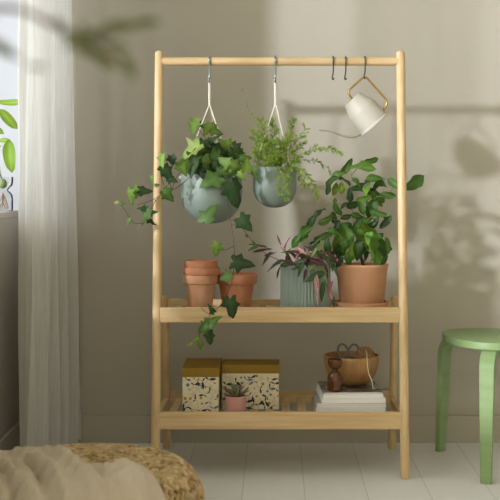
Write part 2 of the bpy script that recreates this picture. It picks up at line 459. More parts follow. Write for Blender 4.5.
hk5 = s_hook(rail_p(364.8), drop_to(78.5), .0128, 'dark_steel', 'dark S hook on the rail holding the cream watering can')

# ------------------------------------------------------------------ hanging planters
def planter_profile(r, h):
    P = [(0.0001, 0)]
    for i in range(1, 15):          # hemispherical lower half
        a = PI/2*i/14; P.append((r*math.sin(a)**.92, r*.92*(1-math.cos(a))))
    P.append((r*1.0, h-.004)); P.append((r-.001, h)); P.append((r-.004, h)); P.append((r-.005, h-.004))
    for i in range(12, 0, -2):
        a = PI/2*i/14; P.append(((r-.005)*math.sin(a), r*.92*(1-math.cos(a))+.005))
    P.append((.0001, .006))
    return P
def planter(root, c, r, h, cords, apex, hookp, soil=True):
    MB().lathe(planter_profile(r, h), 56, c).build('planter', 'sage', root, angle=60)
    MB().lathe([(.0001,h-.020),(r*.5,h-.017),(r-.006,h-.022)], 32, c).build('soil', 'soil', root)
    mb = MB(); P = []; n = 34
    a0, a1 = Vector(hookp)+V(0,0,-.001), Vector(apex)
    for ph in (0, PI):              # twisted two-strand loop from hook to the fork
        mb.tube([a0.lerp(a1, i/n)+V(.0021*math.cos(ph+i*.75), .0021*math.sin(ph+i*.75), 0)*(1 if 0<i<n else .6) for i in range(n+1)], .0022, 7)
    mb.ball(a1, (.0042,.0042,.005))
    mb.tube([a0+V(.004*math.cos(t),.0012,.003+.005*math.sin(t)) for t in [k*2*PI/12 for k in range(12)]], .0014, 6, closed=True)
    mb.build('twisted_cord', 'cord', root)
    for an in cords:
        q = Vector(c)+V(r*.985*math.cos(an), r*.985*math.sin(an), h-.006)
        mb = MB(); mb.tube([a1, a1.lerp(q, .5)+V(0,0,-.001), q, q+V(.003*math.cos(an),.003*math.sin(an),-.004)],   .0018, 7, sub=2)
        mb.ball(q+V(.004*math.cos(an), .004*math.sin(an), -.005), (.0032,.0032,.0038))
        mb.build('hanging_cord', 'cord', root)

c1 = at(211.5, 223.5, 3.52); R1 = .0925; H1 = at(0,174,3.52).z-c1.z
ivy = thing('hanging_ivy', 'trailing ivy in the larger sage green hanging planter, left on the rail', 'hanging plant', c1, 'hanging planters on the top rail')
planter(ivy, c1, R1, H1, [math.radians(a) for a in (190, 318, 70)], at(209.5,104,3.52), hk1)
c2 = at(274.8, 207.8, 3.52); R2 = .0655; H2 = at(0,167,3.52).z-c2.z
fern = thing('hanging_fern', 'feathery asparagus fern in the smaller sage green hanging planter', 'hanging plant', c2, 'hanging planters on the top rail')
planter(fern, c2, R2, H2, [math.radians(a) for a in (192, 318, 75)], at(275.5,103,3.52), hk2)

# ivy stems and leaves
st = MB()
Yf, Yc = 3.415, 3.50
stems = [
 [(214,178,3.50),(200,171,3.45),(190,177,3.42),(178,187,3.41),(165,193,3.40),(150,201,3.39),(137,205,3.385)],
 [(172,190,3.405),(176,178,3.40),(183,168,3.41)],
 [(158,197,3.39),(150,211,3.39),(144,222,3.39),(134,223,3.39),(128,215,3.39),(122,206,3.39),(116,203,3.39)],
 [(168,192,3.40),(163,183,3.39),(160,172,3.385)],
 [(166,193,3.40),(171,186,3.40),(166,178,3.40)],
 [(218,178,3.50),(223,176,3.43),(226,188,3.415),(228,205,3.41),(231,222,3.405),(234,245,3.40),(234,262,3.395),(231,285,3.39),(222,303,3.385),(211,315,3.38),(203,324,3.38),(199,338,3.38),(200,346,3.38)],
 [(232,226,3.405),(237,222,3.40),(241,216,3.40)],
 [(234,246,3.40),(225,250,3.40),(214,249,3.40)],
 [(235,219,3.40),(245,232,3.40),(252,241,3.40),(254,246,3.40)],
 [(211,315,3.38),(204,311,3.38),(201,307,3.38)],
 [(230,288,3.39),(226,282,3.39),(222,278,3.39)],
 [(234,262,3.395),(239,264,3.39)],
 [(226,298,3.387),(231,300,3.38)],
 [(212,176,3.50),(210,160,3.50),(206,140,3.49),(202,134,3.48),(196,126,3.47)],
 [(215,176,3.50),(222,160,3.49),(230,150,3.49),(240,152,3.48),(250,159,3.47)],
 [(216,176,3.50),(230,172,3.45),(242,172,3.44),(252,168,3.44)],
 [(210,176,3.50),(200,164,3.48),(188,156,3.46)],
]
for i, s_ in enumerate(stems): stem_px(st, s_, .0015 if i in (0,5) else .0011, .0008)
lv = MB()
Ls = [ # u, v, tip angle, length px, tint, depth
 (194,126,262,15,LIGHT,3.46),(200,124,-30,10,MID,3.47),(208,129,245,15,LIGHT,3.46),(215,131,-20,14,MID,3.47),
 (199,145,185,20,DARK,3.45),(192,150,205,23,YEL,3.43),(204,146,0,16,MID,3.45),(212,140,60,13,DARK,3.47),(218,149,-25,20,DARK,3.46),
 (223,143,130,12,LIGHT,3.46),(229,146,-70,13,LIGHT,3.45),(238,151,-32,17,DARK,3.45),(197,158,5,20,MID,3.43),(193,166,250,20,DARK,3.42),
 (204,164,280,17,MID,3.42),(213,157,195,18,MID,3.43),(226,163,150,18,LIGHT,3.42),(237,166,-30,15,LIGHT,3.41),(247,165,75,15,LIGHT,3.41),
 (254,172,272,13,MID,3.41),(184,166,210,14,LIGHT,3.42),(220,165,265,14,DARK,3.44),(231,172,250,12,MID,3.42),(207,170,200,15,DARK,3.44),
 (186,160,140,14,MID,3.44),(215,169,-70,15,DARK,3.43),(241,175,-70,10,LIGHT,3.42),(228,155,40,15,DARK,3.47),(207,151,80,13,MID,3.47),
 (245,158,-10,12,MID,3.44),(199,172,285,14,DARK,3.42),(222,172,-20,13,MID,3.42),
 (163,161,248,16,LIGHT,3.38),(172,160,280,11,DARK,3.385),(182,167,-50,15,LIGHT,3.40),(167,173,-60,17,DARK,3.385),(172,179,-20,11,DARK,3.39),
 (152,180,262,11,MID,3.41),(168,195,-48,15,MID,3.39),(157,185,0,5,MID,3.38),(129,196,262,16,LIGHT,3.38),(137,192,262,12,LIGHT,3.385),
 (144,191,-25,13,DARK,3.385),(143,214,232,17,MID,3.38),(142,208,150,10,DARK,3.385),(151,213,30,12,MID,3.41),(151,222,-60,10,DARK,3.41),
 (127,220,215,9,MID,3.39),(123,203,20,5,MID,3.39),(116,203,180,5,YEL,3.39),
 (211,181,205,22,MID,3.41),(209,214,60,22,MID,3.42),(236,193,-65,27,DARK,3.39),(245,223,-55,19,DARK,3.39),
 (241,263,-10,21,DARK,3.385),(216,249,258,14,LIGHT,3.395),(226,277,190,14,MID,3.385),(231,307,-78,20,DARK,3.37),(212,323,55,20,MID,3.375),
 (203,328,205,14,MID,3.38),(208,337,-80,14,DARK,3.375),(196,339,200,7,LIGHT,3.38),(200,345,-80,8,LIGHT,3.38),(211,310,150,10,DARK,3.38),
 (189,344,210,6,LIGHT,3.385),(254,243,-60,5,MID,3.40),(247,236,-40,4,MID,3.40),
]
for (u,v,a,l,c,Y) in Ls:
    leaf_ivy(lv, frame(at(u,v,Y), a+R.uniform(-8,8), .65), px(l,Y)*1.0, tint(c,.25), fold=R.uniform(.2,.9)*R.choice([1,1,-1]), droop=R.uniform(.1,.6))
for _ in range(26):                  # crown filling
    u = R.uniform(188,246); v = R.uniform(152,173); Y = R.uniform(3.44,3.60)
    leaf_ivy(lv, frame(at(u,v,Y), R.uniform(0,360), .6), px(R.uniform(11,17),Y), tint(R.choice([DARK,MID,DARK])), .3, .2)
st.build('stem', 'stem_brown', ivy)
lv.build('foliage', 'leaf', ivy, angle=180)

# asparagus fern fronds
fr = MB(); fs_ = MB()
FG = [(.26,.40,.05),(.36,.50,.08),(.18,.31,.04),(.42,.54,.12)]
def needle(mb, p, d, L, w, col):
    s = d.cross(V(R.uniform(-.5,.5),-1,R.uniform(-.3,.3)))
    if s.length < 1e-4: return
    s = s.normalized()*w
    mb.add([p-s, p+s, p+d*L+s*.3, p+d*L-s*.3], [(0,1,2,3)], 0, col)
def frond(pts, wid, dens=1.0, nl=.0070, nw=.00055):
    P = [at(*p) for p in pts]
    Q = []
    k = len(P)
    for i in range(k-1):
        a = P[max(i-1,0)]; b = P[i]; c = P[i+1]; d = P[min(i+2,k-1)]
        for j in range(8):
            t = j/8; Q.append(.5*((2*b)+(c-a)*t+(2*a-5*b+4*c-d)*t*t+(3*b-a-3*c+d)*t**3))
    Q.append(P[-1]); fs_.tube(Q, [.0009*(1-.6*i/len(Q)) for i in range(len(Q))], 5)
    n = len(Q)
    for i in range(2, n-1):
        T_ = (Q[i+1]-Q[i-1]).normalized(); t = i/n
        for q in range(2):
            if R.random() > dens: continue
            rd = V(R.uniform(-1,1), R.uniform(-1,1), R.uniform(-1,1)); rd = (rd-T_*rd.dot(T_)).normalized()
            L = wid*(.45+.55*math.sin(PI*min(1,t*.85+.12)))*R.uniform(.5,1.15)
            d = (rd+T_*.8).normalized(); p0 = Q[i].lerp(Q[i+1], R.random()); col = tint(R.choice(FG), .2)
            fs_.tube([p0, p0+d*L], .0005, 3, caps=False)
            m_ = int(L/.0022)
            for h in range(m_):
                pp = p0+d*(L*(h+1)/m_)
                for _ in range(4):
                    nd = (d*.8+V(R.uniform(-1,1),R.uniform(-1,1),R.uniform(-1,1))).normalized()
                    needle(fr, pp, nd, nl*R.uniform(.6,1.1), nw, col)
FRONDS = [
 ([(272,170,3.52),(266,152,3.51),(263,135,3.50),(260,120,3.49)],.026,1),([(273,170,3.52),(272,148,3.52),(274,132,3.53),(272,121,3.54)],.026,1),
 ([(270,170,3.50),(262,157,3.48),(256,143,3.47),(254,131,3.47)],.020,1),([(276,170,3.53),(282,150,3.54),(290,134,3.55),(293,120,3.56)],.024,.8),
 ([(278,170,3.50),(288,152,3.49),(298,140,3.49),(305,127,3.49)],.022,.7),([(280,170,3.50),(296,158,3.48),(312,150,3.47),(328,148,3.46),(341,154,3.46)],.016,.95),
 ([(281,170,3.48),(296,167,3.45),(308,177,3.44),(315,190,3.44),(318,198,3.44)],.014,1),([(280,170,3.47),(287,172,3.43),(288,186,3.42),(286,201,3.42)],.016,1),
 ([(277,170,3.47),(280,173,3.43),(279,186,3.42),(281,196,3.42)],.013,1),([(282,168,3.52),(302,160,3.54),(320,163,3.55),(332,172,3.56)],.016,.5),
 ([(278,170,3.54),(286,158,3.56),(296,150,3.58),(303,142,3.59)],.022,.7),([(270,170,3.54),(268,156,3.56),(266,146,3.57),(262,138,3.57)],.026,1),
 ([(268,170,3.50),(260,163,3.47),(256,155,3.46),(255,149,3.46)],.018,1),([(284,169,3.50),(298,172,3.47),(303,182,3.46),(308,186,3.46)],.014,.9),
 ([(274,170,3.5),(278,158,3.48),(284,146,3.47),(288,138,3.47)],.024,1),([(280,170,3.50),(290,165,3.47),(298,160,3.46)],.018,1),
 ([(275,171,3.49),(270,163,3.45),(266,158,3.44)],.018,1),([(280,170,3.5),(278,160,3.46),(279,150,3.45)],.020,1),
 ([(266,145,3.49),(257,125,3.48),(249,109,3.48),(243,90,3.48)],.004,.5),
]
FRONDS += [([(272,170,3.5),(268+k*3,158,3.48-.01*(k%3)),(262+k*4.5,140+3*(k%2),3.47+.02*(k%3)-.02)],.022,1) for k in range(6)]
for p_, w_, d_ in FRONDS: frond(p_, w_, d_)
fs_.build('stem', 'stem_green', fern)
fr.build('foliage', 'leaf_soft', fern, smooth=False)

# ------------------------------------------------------------------ watering can, hung tilted by its handle
can = thing('watering_can', 'cream watering can with brass handle hanging tilted from the rail', 'watering can', at(372,122,3.52))
YC = 3.52
top_c, bot_c = at(352.5,99.3,YC), at(374.8,125.0,YC)
ax = (bot_c-top_c).normalized()
rx = V(0,1,0).cross(ax).normalized(); ry_ = ax.cross(rx)
T = Matrix(((rx.x,ry_.x,ax.x),(rx.y,ry_.y,ax.y),(rx.z,ry_.z,ax.z)))
u_ = px(1)
prof = [(.0001,0),(9.0*u_,.0),(10.0*u_,.4*u_),(15.8*u_,13.6*u_),(16.0*u_,14.4*u_),(16.1*u_,31.8*u_),(16.9*u_,32.8*u_),(16.9*u_,34.4*u_),(16.2*u_,34.8*u_),(.0001,34.8*u_)]
MB().lathe(prof, 56, top_c, T).build('body', 'cream', can, angle=22)
# black disc painted in as the shade inside the filling opening
side = at(356,96,YC)
mb = MB(); mb.lathe([(.0001,-.0006),(5.2*u_,-.0006),(5.2*u_,.0012),(.0001,.0012)], 28, side-ax*.0002, T); fo = mb.build('filling_opening', 'black', can)
mb = MB(); mb.lathe([(5.0*u_,-.0012),(5.9*u_,-.0012),(5.9*u_,.001),(5.0*u_,.001)], 28, side, T, closed=True); mb.build('opening_rim', 'cream', fo)
hp = [(353.5,100),(349.6,95.5),(348.8,92.3),(349.6,89.8),(352,87.4),(361.5,78.9),(363.6,77.6),(365.2,77.3),(367,78.1),(369,80),(384.8,98.2),(386.6,101),(386.8,103.8),(385.6,106.8),(383,111)]
mb = MB(); mb.tube([at(a,b,YC) for a,b in hp], .0031, 12, sub=3); mb.build('handle', 'brass', can)['label'] = 'angular brass handle'
sp = [(364,131,YC),(357.5,135.5,YC),(350,137.0,YC),(342,135.6,YC),(333,132.3,YC),(326,130.6,YC),(319,130.4,YC)]
mb = MB(); mb.tube([at(*p) for p in sp], [.0052,.0044,.0036,.003,.0027,.0024,.0023], 12, sub=4); mb.build('spout', 'spout', can)

# ------------------------------------------------------------------ terracotta pots
def pot_profile(rt, rb, h, rim, lip=.004, th=.005):
    rr = rt-lip
    return [(.0001,0),(rb-.002,0),(rb,.002),(rb+(rr-rb)*(h-rim)/h,h-rim),(rt-.002,h-rim+.0005),(rt,h-rim+.003),(rt,h-.003),(rt-.002,h),(rt-th,h),(rt-th-.001,h-.003),
            (rb+(rr-rb)*.5-th,h*.5),(rb-th,.008),(.0001,.008)]
g = 'terracotta pots nested in the stack'
YP = 3.55; u1 = px(1, YP)
cp = at(200.3, 0, YP); 
zb = ZU; z1 = at(0,274,YP).z
pot = thing('terracotta_pot', 'pale terracotta pot at the bottom of the nested stack', 'pot', (cp.x, YP, zb), g)
MB().lathe(pot_profile(17.3*u1, 11.7*u1, z1-zb, 9.5*u1), 48, (cp.x,YP,zb)).build('pot_body', 'terra_pale', pot, angle=50)
pot = thing('terracotta_pot', 'reddish terracotta pot nested mid stack between two others', 'pot', (cp.x+.002,YP,zb+.024), g)
z2 = at(0,267.2,YP).z
MB().lathe(pot_profile(18.6*u1, 10.2*u1, z2-zb-.024, 7.2*u1, .009), 48, (cp.x+.003,YP,zb+.024)).build('pot_body', 'terra', pot, angle=50)
z3 = at(0,260.3,YP).z
pot = thing('terracotta_pot', 'small reddish terracotta pot on top of the nested stack', 'pot', (cp.x-.001,YP,zb+.046), g)
mb = MB(); mb.lathe(pot_profile(16.9*u1, 9.0*u1, z3-zb-.046, 8.0*u1, .009), 48, (cp.x+.0015,YP,zb+.046)).build('pot_body', 'terra', pot, angle=50)
YQ = 3.615; u2 = px(1, YQ); cq = at(236.5, 0, YQ)
pot = thing('terracotta_pot', 'single empty terracotta pot standing right of the nested stack', 'pot', (cq.x,YQ,ZU))
MB().lathe(pot_profile(20.2*u2, 14.0*u2, at(0,273.5,YQ).z-ZU, 10*u2), 48, (cq.x,YQ,ZU)).build('pot_body', 'terra', pot, angle=50)

# ------------------------------------------------------------------ ribbed planter with purple plant
YR = 3.555; u3 = px(1, YR); cr = at(305.3, 0, YR); hr = at(0,263,YR).z-ZU
pp = thing('potted_purple_plant', 'purple and pink leaved plant in a ribbed grey-green planter', 'potted plant', (cr.x,YR,ZU), 'potted plants on the upper shelf')
rr = 25.2*u3
MB().lathe([(.0001,0),(rr-.003,0),(rr,.003),(rr,hr*.25),(rr,hr*.5),(rr,hr*.75),(rr,hr-.004),(rr-.002,hr),(rr-.006,hr),(rr-.006,hr*.5),(rr-.006,.01),(.0001,.01)], 368, (cr.x,YR,ZU), ribs=(46,.0036,.002,hr-.002)).build('ribbed_planter', 'sage_rib', pp, angle=60)
MB().lathe([(.0001,hr-.012),(rr-.007,hr-.016)], 32, (cr.x,YR,ZU)).build('soil', 'soil', pp)
PUR, PNK, DGR, LGR, PPK = (.075,.028,.04), (.30,.085,.13), (.05,.10,.035), (.17,.26,.06), (.52,.27,.27)
sp_ = MB(); lf = MB()
for s_ in ([(300,266,3.55),(292,262,3.52),(286,254,3.50),(281,247,3.49)],[(298,266,3.55),(284,262,3.50),(270,256,3.47),(262,251,3.46)],
           [(298,266,3.55),(284,264,3.50),(272,264,3.47)],[(308,266,3.55),(314,256,3.50),(322,262,3.46),(326,275,3.44),(330,288,3.43),(333,300,3.42)],
           [(306,266,3.55),(310,258,3.48),(315,272,3.44),(318,288,3.43)],[(310,266,3.55),(320,252,3.50),(332,250,3.47)],
           [(302,266,3.55),(302,252,3.52),(297,246,3.50)],[(300,266,3.5),(296,266,3.46),(290,258,3.45)]):
    stem_px(sp_, s_, .0016, .0009)
PL = [ # u,v,ang,len,col,halfwidth
 (279,240,112,13,PNK,.11),(286,243,78,15,PNK,.13),(258,245,165,20,PUR,.10),(253,248,200,12,MID,.24),(262,250,185,22,PUR,.10),(266,259,235,20,PUR,.11),
 (270,254,20,14,PUR,.12),(275,264,205,20,DGR,.13),(278,270,235,20,PUR,.10),(272,267,215,14,DGR,.12),(291,251,170,18,PUR,.14),(297,256,250,15,PNK,.14),
 (302,251,-35,14,PPK,.16),(309,257,-30,15,PUR,.17),(298,262,200,20,DGR,.14),(306,262,-60,16,PUR,.16),(314,252,60,15,LGR,.15),(320,254,-20,15,DGR,.2),
 (326,250,15,14,PUR,.2),(331,256,-40,14,PUR,.17),(319,263,-15,20,PUR,.18),(311,268,215,17,LGR,.16),(300,270,250,17,DGR,.15),(314,277,200,26,DGR,.20),
 (322,268,-30,18,LGR,.15),(330,264,-60,16,DGR,.15),(317,286,270,24,PPK,.15),(322,292,262,24,DGR,.14),(326,284,-60,16,LGR,.14),(330,287,245,15,PNK,.17),
 (331,296,-60,15,PPK,.13),(334,302,-85,12,DGR,.16),(317,300,275,12,PPK,.14),(337,262,-20,12,PUR,.2),(305,275,260,13,PUR,.16),(322,246,110,13,LGR,.15),
 (309,248,150,12,PUR,.16),(336,271,-75,15,DGR,.14),(288,262,160,16,PUR,.13),(327,272,-70,14,PUR,.16),(297,268,190,15,DGR,.13),(305,256,160,15,DGR,.16)]
for (u,v,a,l,c,w_) in PL:
    Y = 3.47 if v < 262 else 3.452
    if v > 278: Y = 3.435
    leaf_blade(lf, frame(at(u,v,Y+R.uniform(-.006,.006)), a, .5), px(l,Y), w_, tint(c,.2), .4, R.uniform(.05,.35), .03, edge=(tint(LGR) if c is PUR and R.random()<.25 else None))
for _ in range(34):
    u = R.uniform(286,336); v = R.uniform(250,266); Y = R.uniform(3.47,3.62); 
    leaf_blade(lf, frame(at(u,v,Y), R.uniform(0,360), .7), px(R.uniform(11,17),Y), .16, tint(R.choice([PUR,PUR,DGR,LGR,PNK]),.2), .4, .25, .03)
sp_.build('stem', 'stem_purple', pp); lf.build('foliage', 'leaf', pp, angle=180)

# ------------------------------------------------------------------ green leafy plant in terracotta pot with saucer
YG = 3.56; u4 = px(1, YG); cg = at(361.8, 0, YG)
gp = thing('potted_leafy_plant', 'bushy green leafy plant in a terracotta pot on a saucer', 'potted plant', (cg.x,YG,ZU), 'potted plants on the upper shelf')
sr = 26.3*u4
MB().lathe([(.0001,0),(sr-.006,0),(sr-.003,.004),(sr,.021),(sr-.001,.0235),(sr-.005,.0235),(sr-.008,.006),(.0001,.006)], 48, (cg.x,YG,ZU)).build('saucer', 'terra_soft', gp, angle=50)
zt_ = at(0,263.5,YG).z; hp_ = zt_-ZU-.0065; ro, rb_ = 26.8*u4, 22.0*u4
MB().lathe([(.0001,0),(rb_-.003,0),(rb_,.003),(ro-.0035,hp_-.012),(ro-.001,hp_-.009),(ro,hp_-.004),(ro-.001,hp_-.001),(ro-.004,hp_),(ro-.007,hp_-.002),(rb_-.004,.012),(.0001,.012)], 56, (cg.x,YG,ZU+.0065)).build('pot_body', 'terra_soft', gp, angle=50)
MB().lathe([(.0001,hp_-.012),(ro-.010,hp_-.014)], 32, (cg.x,YG,ZU+.0065)).build('soil', 'soil', gp)
tk = MB(); Yg = 3.55
stem_px(tk, [(363,266,3.56),(360,252,3.56),(357,240,3.56)], .0048, .0035, 10); 
stem_px(tk, [(362,264,3.555),(368,254,3.54),(372,248,3.53)], .003, .002, 8)
tk.build('trunk', 'stem_brown', gp)
sg = MB()
for s_ in ([(358,244,3.56),(354,228,3.56),(352,205,3.56),(352,185,3.56),(351,172,3.55),(346,168,3.54)],[(357,242,3.56),(362,222,3.57),(367,205,3.57),(368,190,3.57),(372,178,3.56)],
           [(355,232,3.56),(342,222,3.52),(328,219,3.49),(314,226,3.47),(300,238,3.46)],[(356,236,3.56),(338,236,3.50),(322,238,3.47),(312,245,3.46)],
           [(360,230,3.56),(372,216,3.53),(384,216,3.52)],[(366,210,3.57),(374,198,3.55),(386,195,3.54),(396,186,3.55),(408,184,3.56)],
           [(352,210,3.56),(342,205,3.53),(330,203,3.52),(318,212,3.50)],[(352,190,3.56),(346,182,3.53),(336,180,3.52),(330,184,3.51)],
           [(351,175,3.55),(358,168,3.53),(366,163,3.52)],[(352,218,3.56),(345,217,3.53),(334,216,3.52)]):
    stem_px(sg, s_, .0014, .0008)
G1, G2, G3, G4 = (.06,.14,.024), (.105,.215,.033), (.03,.072,.018), (.19,.33,.04)
GL = [(361,166,22,24,G2),(371,161,8,14,G1),(346,168,35,15,G2),(338,174,190,15,G2),(335,189,262,13,G4),(342,188,285,12,G4),(331,181,225,14,G1),(328,190,240,10,G3),(349,163,60,10,G1),
 (345,180,-20,12,G1),(373,177,28,17,G1),(381,182,-15,14,G1),(368,181,205,12,G3),(395,184,150,16,G1),(414,183,20,24,G1),(388,195,-8,14,G1),(366,190,95,16,G4),(376,196,-45,20,G2),(373,206,255,18,G1),
 (360,188,150,13,G3),(350,195,265,14,G3),(357,182,110,11,G1),(364,200,210,15,G2),(353,205,12,14,G3),(357,216,-20,13,G1),(378,213,-22,16,G1),(385,218,-30,10,G3),(346,217,200,11,G3),(335,207,270,16,G1),(334,218,280,12,G3),
 (345,203,180,10,G3),(318,214,55,15,G3),(311,222,235,15,G3),(305,230,60,18,G1),(297,239,235,15,G1),(326,221,25,15,G1),(303,237,230,13,G2),(322,237,35,18,G1),(314,244,215,15,G3),(327,244,-80,14,G3),(334,232,-10,13,G1),
 (341,237,252,22,G2),(350,238,262,22,G1),(344,250,262,19,G1),(352,253,275,20,G4),(359,233,-60,19,G2),(367,229,-32,20,G4),(374,235,-18,16,G2),(365,242,282,22,G4),(372,248,280,24,G2),(380,247,-65,22,G1),(384,256,-78,18,G1),
 (377,259,272,17,G2),(338,252,258,18,G1),(345,226,205,14,G1),(337,227,85,13,G3),(358,224,60,15,G3),(348,232,100,16,G1),(366,221,35,15,G1),(369,213,-60,14,G3),(358,249,265,18,G3),(340,262,262,12,G3),(348,259,270,14,G2),(370,238,250,16,G2),(361,208,110,14,G1),(376,186,70,12,G1)]
lg = MB()
for (u,v,a,l,c) in GL:
    Y = R.uniform(3.47,3.53) if v > 222 else R.uniform(3.51,3.57)
    if u < 330: Y = R.uniform(3.46,3.49)
    leaf_blade(lg, frame(at(u,v,Y), a+R.uniform(-10,10), .75), px(l,Y)*1.12, .28, tint(c,.25), R.uniform(.1,.8), R.uniform(.1,.6), .10, power=(.6,.55), jag=.10)
for _ in range(34):
    u = R.gauss(362,13); v = R.uniform(222,258); Y = R.uniform(3.50,3.63)
    u = min(max(u,336),388)
    leaf_blade(lg, frame(at(u,v,Y), R.choice([R.uniform(200,340),R.uniform(0,360)]), .6), px(R.uniform(12,19),Y), .24, tint(R.choice([G1,G3,G3,G2]),.2), .35, .3, .05, power=(.62,.62))
for _ in range(8):
    u = R.uniform(352,380); v = R.uniform(178,212); Y = R.uniform(3.54,3.62)
    leaf_blade(lg, frame(at(u,v,Y), R.uniform(0,360), .6), px(R.uniform(9,14),Y), .24, tint(R.choice([G1,G3,G2]),.2), .35, .3, .05, power=(.62,.62))
sg.build('stem', 'stem_green', gp); lg.build('foliage', 'leaf', gp, angle=180)

# ------------------------------------------------------------------ printed storage boxes
def printed_box(x0,x1,y0,y1,z0,z1,lid,label,seed):
    rnd = random.Random(seed)
    root = thing('storage_box', label, 'box', ((x0+x1)/2,(y0+y1)/2,z0), 'floral storage boxes on the lower shelf')
    e = .0015; zb_ = z1-lid
    mb = MB(); mb.box(x0+e,x1-e,y0+e,y1-e,z0,z1-.003)
    def motif(face, a, b, kind, an, s):
        pts = []
        if kind == 'leaf': pts = [(t*s, (.17*s)*math.sin(PI*t)**.8) for t in (0,.15,.35,.6,.8,1)]+[(t*s, -.17*s*math.sin(PI*t)**.8) for t in (.8,.6,.35,.15)]
        elif kind == 'dot': pts = [(s*.5*math.cos(k*PI/5), s*.5*math.sin(k*PI/5)) for k in range(10)]
        elif kind == 'stem':
            n = 8; up = [(s*k/n, .18*s*math.sin(PI*k/n)) for k in range(n+1)]
            pts = [(x,y+.0003) for x,y in up]+[(x,y-.0003) for x,y in reversed(up)]
        ca, sa = math.cos(an), math.sin(an); out = []
        W_ = (x1-x0-2*e) if face == 'f' else (y1-y0-2*e); Hh = zb_-z0
        for (x,y) in pts:
            X = min(max(a+x*ca-y*sa, .0005), W_-.0005); Z = min(max(b+x*sa+y*ca, .0005), Hh)
            if face == 'f': out.append((x0+e+X, y0+e-.0003, z0+Z))
            elif face == 'l': out.append((x0+e-.0003, y1-e-X, z0+Z))
            else: out.append((x1-e+.0003, y0+e+X, z0+Z))
        return out
    for face, W_ in (('f',x1-x0),('l',y1-y0),('r',y1-y0)):
        Hh = zb_-z0; k = int(W_*Hh/.00036)
        placed = []
        for i in range(k):
            for _ in range(30):
                a, b = rnd.uniform(.004,W_-.006), rnd.uniform(.004,Hh-.004)
                if all((a-p)**2+(b-q)**2 > .0125**2 for p,q in placed): break
            placed.append((a,b)); an = rnd.uniform(0,2*PI); kd = i % 6
            if kd in (0,1,3):
                m_ = 1 if rnd.random() < .8 else 2; s = rnd.uniform(.014,.024)
                P = motif(face,a,b,'leaf',an,s); mb.add(P,[tuple(range(len(P)))],m_)
                P = motif(face,a,b,'leaf',an+2.3,s*.6); mb.add(P,[tuple(range(len(P)))],m_)
                P = motif(face,a,b,'stem',an+PI+.3,.026); mb.add(P,[tuple(range(len(P)))],1)
            elif kd in (2,):
                P = motif(face,a,b,'dot',0,rnd.uniform(.007,.011)); mb.add(P,[tuple(range(len(P)))],rnd.choice([3,3,2]))
            elif kd == 4:
                for q in range(5):
                    P = motif(face,a,b,'leaf',q*1.256+an,.013); mb.add(P,[tuple(range(len(P)))],4)
            else:
                P = motif(face,a,b,'stem',an,.032); mb.add(P,[tuple(range(len(P)))],4)
                P = motif(face,a,b,'leaf',an+.5,.010); mb.add(P,[tuple(range(len(P)))],3 if rnd.random()<.4 else 1)
    mb.build('box_body', ['print_cream','print_navy','print_blue','print_mustard','print_grey'], root, smooth=False)
    MB().box(x0-.0008,x1+.0008,y0-.0008,y1+.0008,zb_,z1).build('lid', 'mustard', root, smooth=False, bevel=.0015)
def xat(u, Y): return (u-CX)*Y/F
printed_box(xat(182,3.46), xat(219,3.46), 3.46, 3.656, ZL, .315, at(0,368,3.46).z-at(0,377,3.46).z, 'floral box with mustard lid at the left end, narrow side facing out', 4)
printed_box(xat(221.8,3.545), xat(279.3,3.545), 3.545, 3.655, ZL, .312, .027, 'floral box with mustard lid behind the small pink pot, long side facing out', 9)

# ------------------------------------------------------------------ pink pot with succulent
YS = 3.468; cs = at(235.7,0,YS); u5 = px(1,YS)
su = thing('potted_succulent', 'tiny succulent in a pink ribbed pot before the printed box', 'potted plant', (cs.x,YS,ZL))
hs = at(0,395.5,YS).z-ZL; r5 = 10.3*u5
MB().lathe([(.0001,0),(r5*.9,0),(r5*.93,.003),(r5*.97,hs*.5),(r5,hs-.003),(r5-.001,hs),(r5-.004,hs),(r5*.85,hs*.5),(r5*.8,.008),(.0001,.008)], 144, (cs.x,YS,ZL), ribs=(36,.0015,.002,hs-.006)).build('ribbed_pot', 'pink', su, angle=60)
MB().lathe([(.0001,hs-.006),(r5-.005,hs-.008)], 24, (cs.x,YS,ZL)).build('soil', 'soil', su)
mb = MB()
for ring, (n_, el, L) in enumerate(((9,18,.050),(8,36,.048),(6,56,.044),(4,76,.036))):
    for i in range(n_):
        a = 2*PI*i/n_+ring*.4+R.uniform(-.15,.15); e_ = math.radians(el+R.uniform(-8,8))
        d = V(math.cos(a)*math.cos(e_), math.sin(a)*math.cos(e_), math.sin(e_))
        n0 = V(-math.cos(a)*math.sin(e_), -math.sin(a)*math.sin(e_), math.cos(e_)); b = n0.cross(d)
        base = V(cs.x,YS,ZL+hs-.005); Lq = L*R.uniform(.85,1.1); p = base+d*Lq*.5
        Tm = Matrix(((d.x,b.x,n0.x,p.x),(d.y,b.y,n0.y,p.y),(d.z,b.z,n0.z,p.z),(0,0,0,1)))
        leaf_blade(mb, Tm, Lq, .15, tint((.32,.40,.22) if ring else (.36,.36,.24),.15), .5, -.12, .0, power=(.4,.8), edge=(.25,.14,.13))
mb.build('foliage', 'leaf', su, angle=180, solid=.0012)

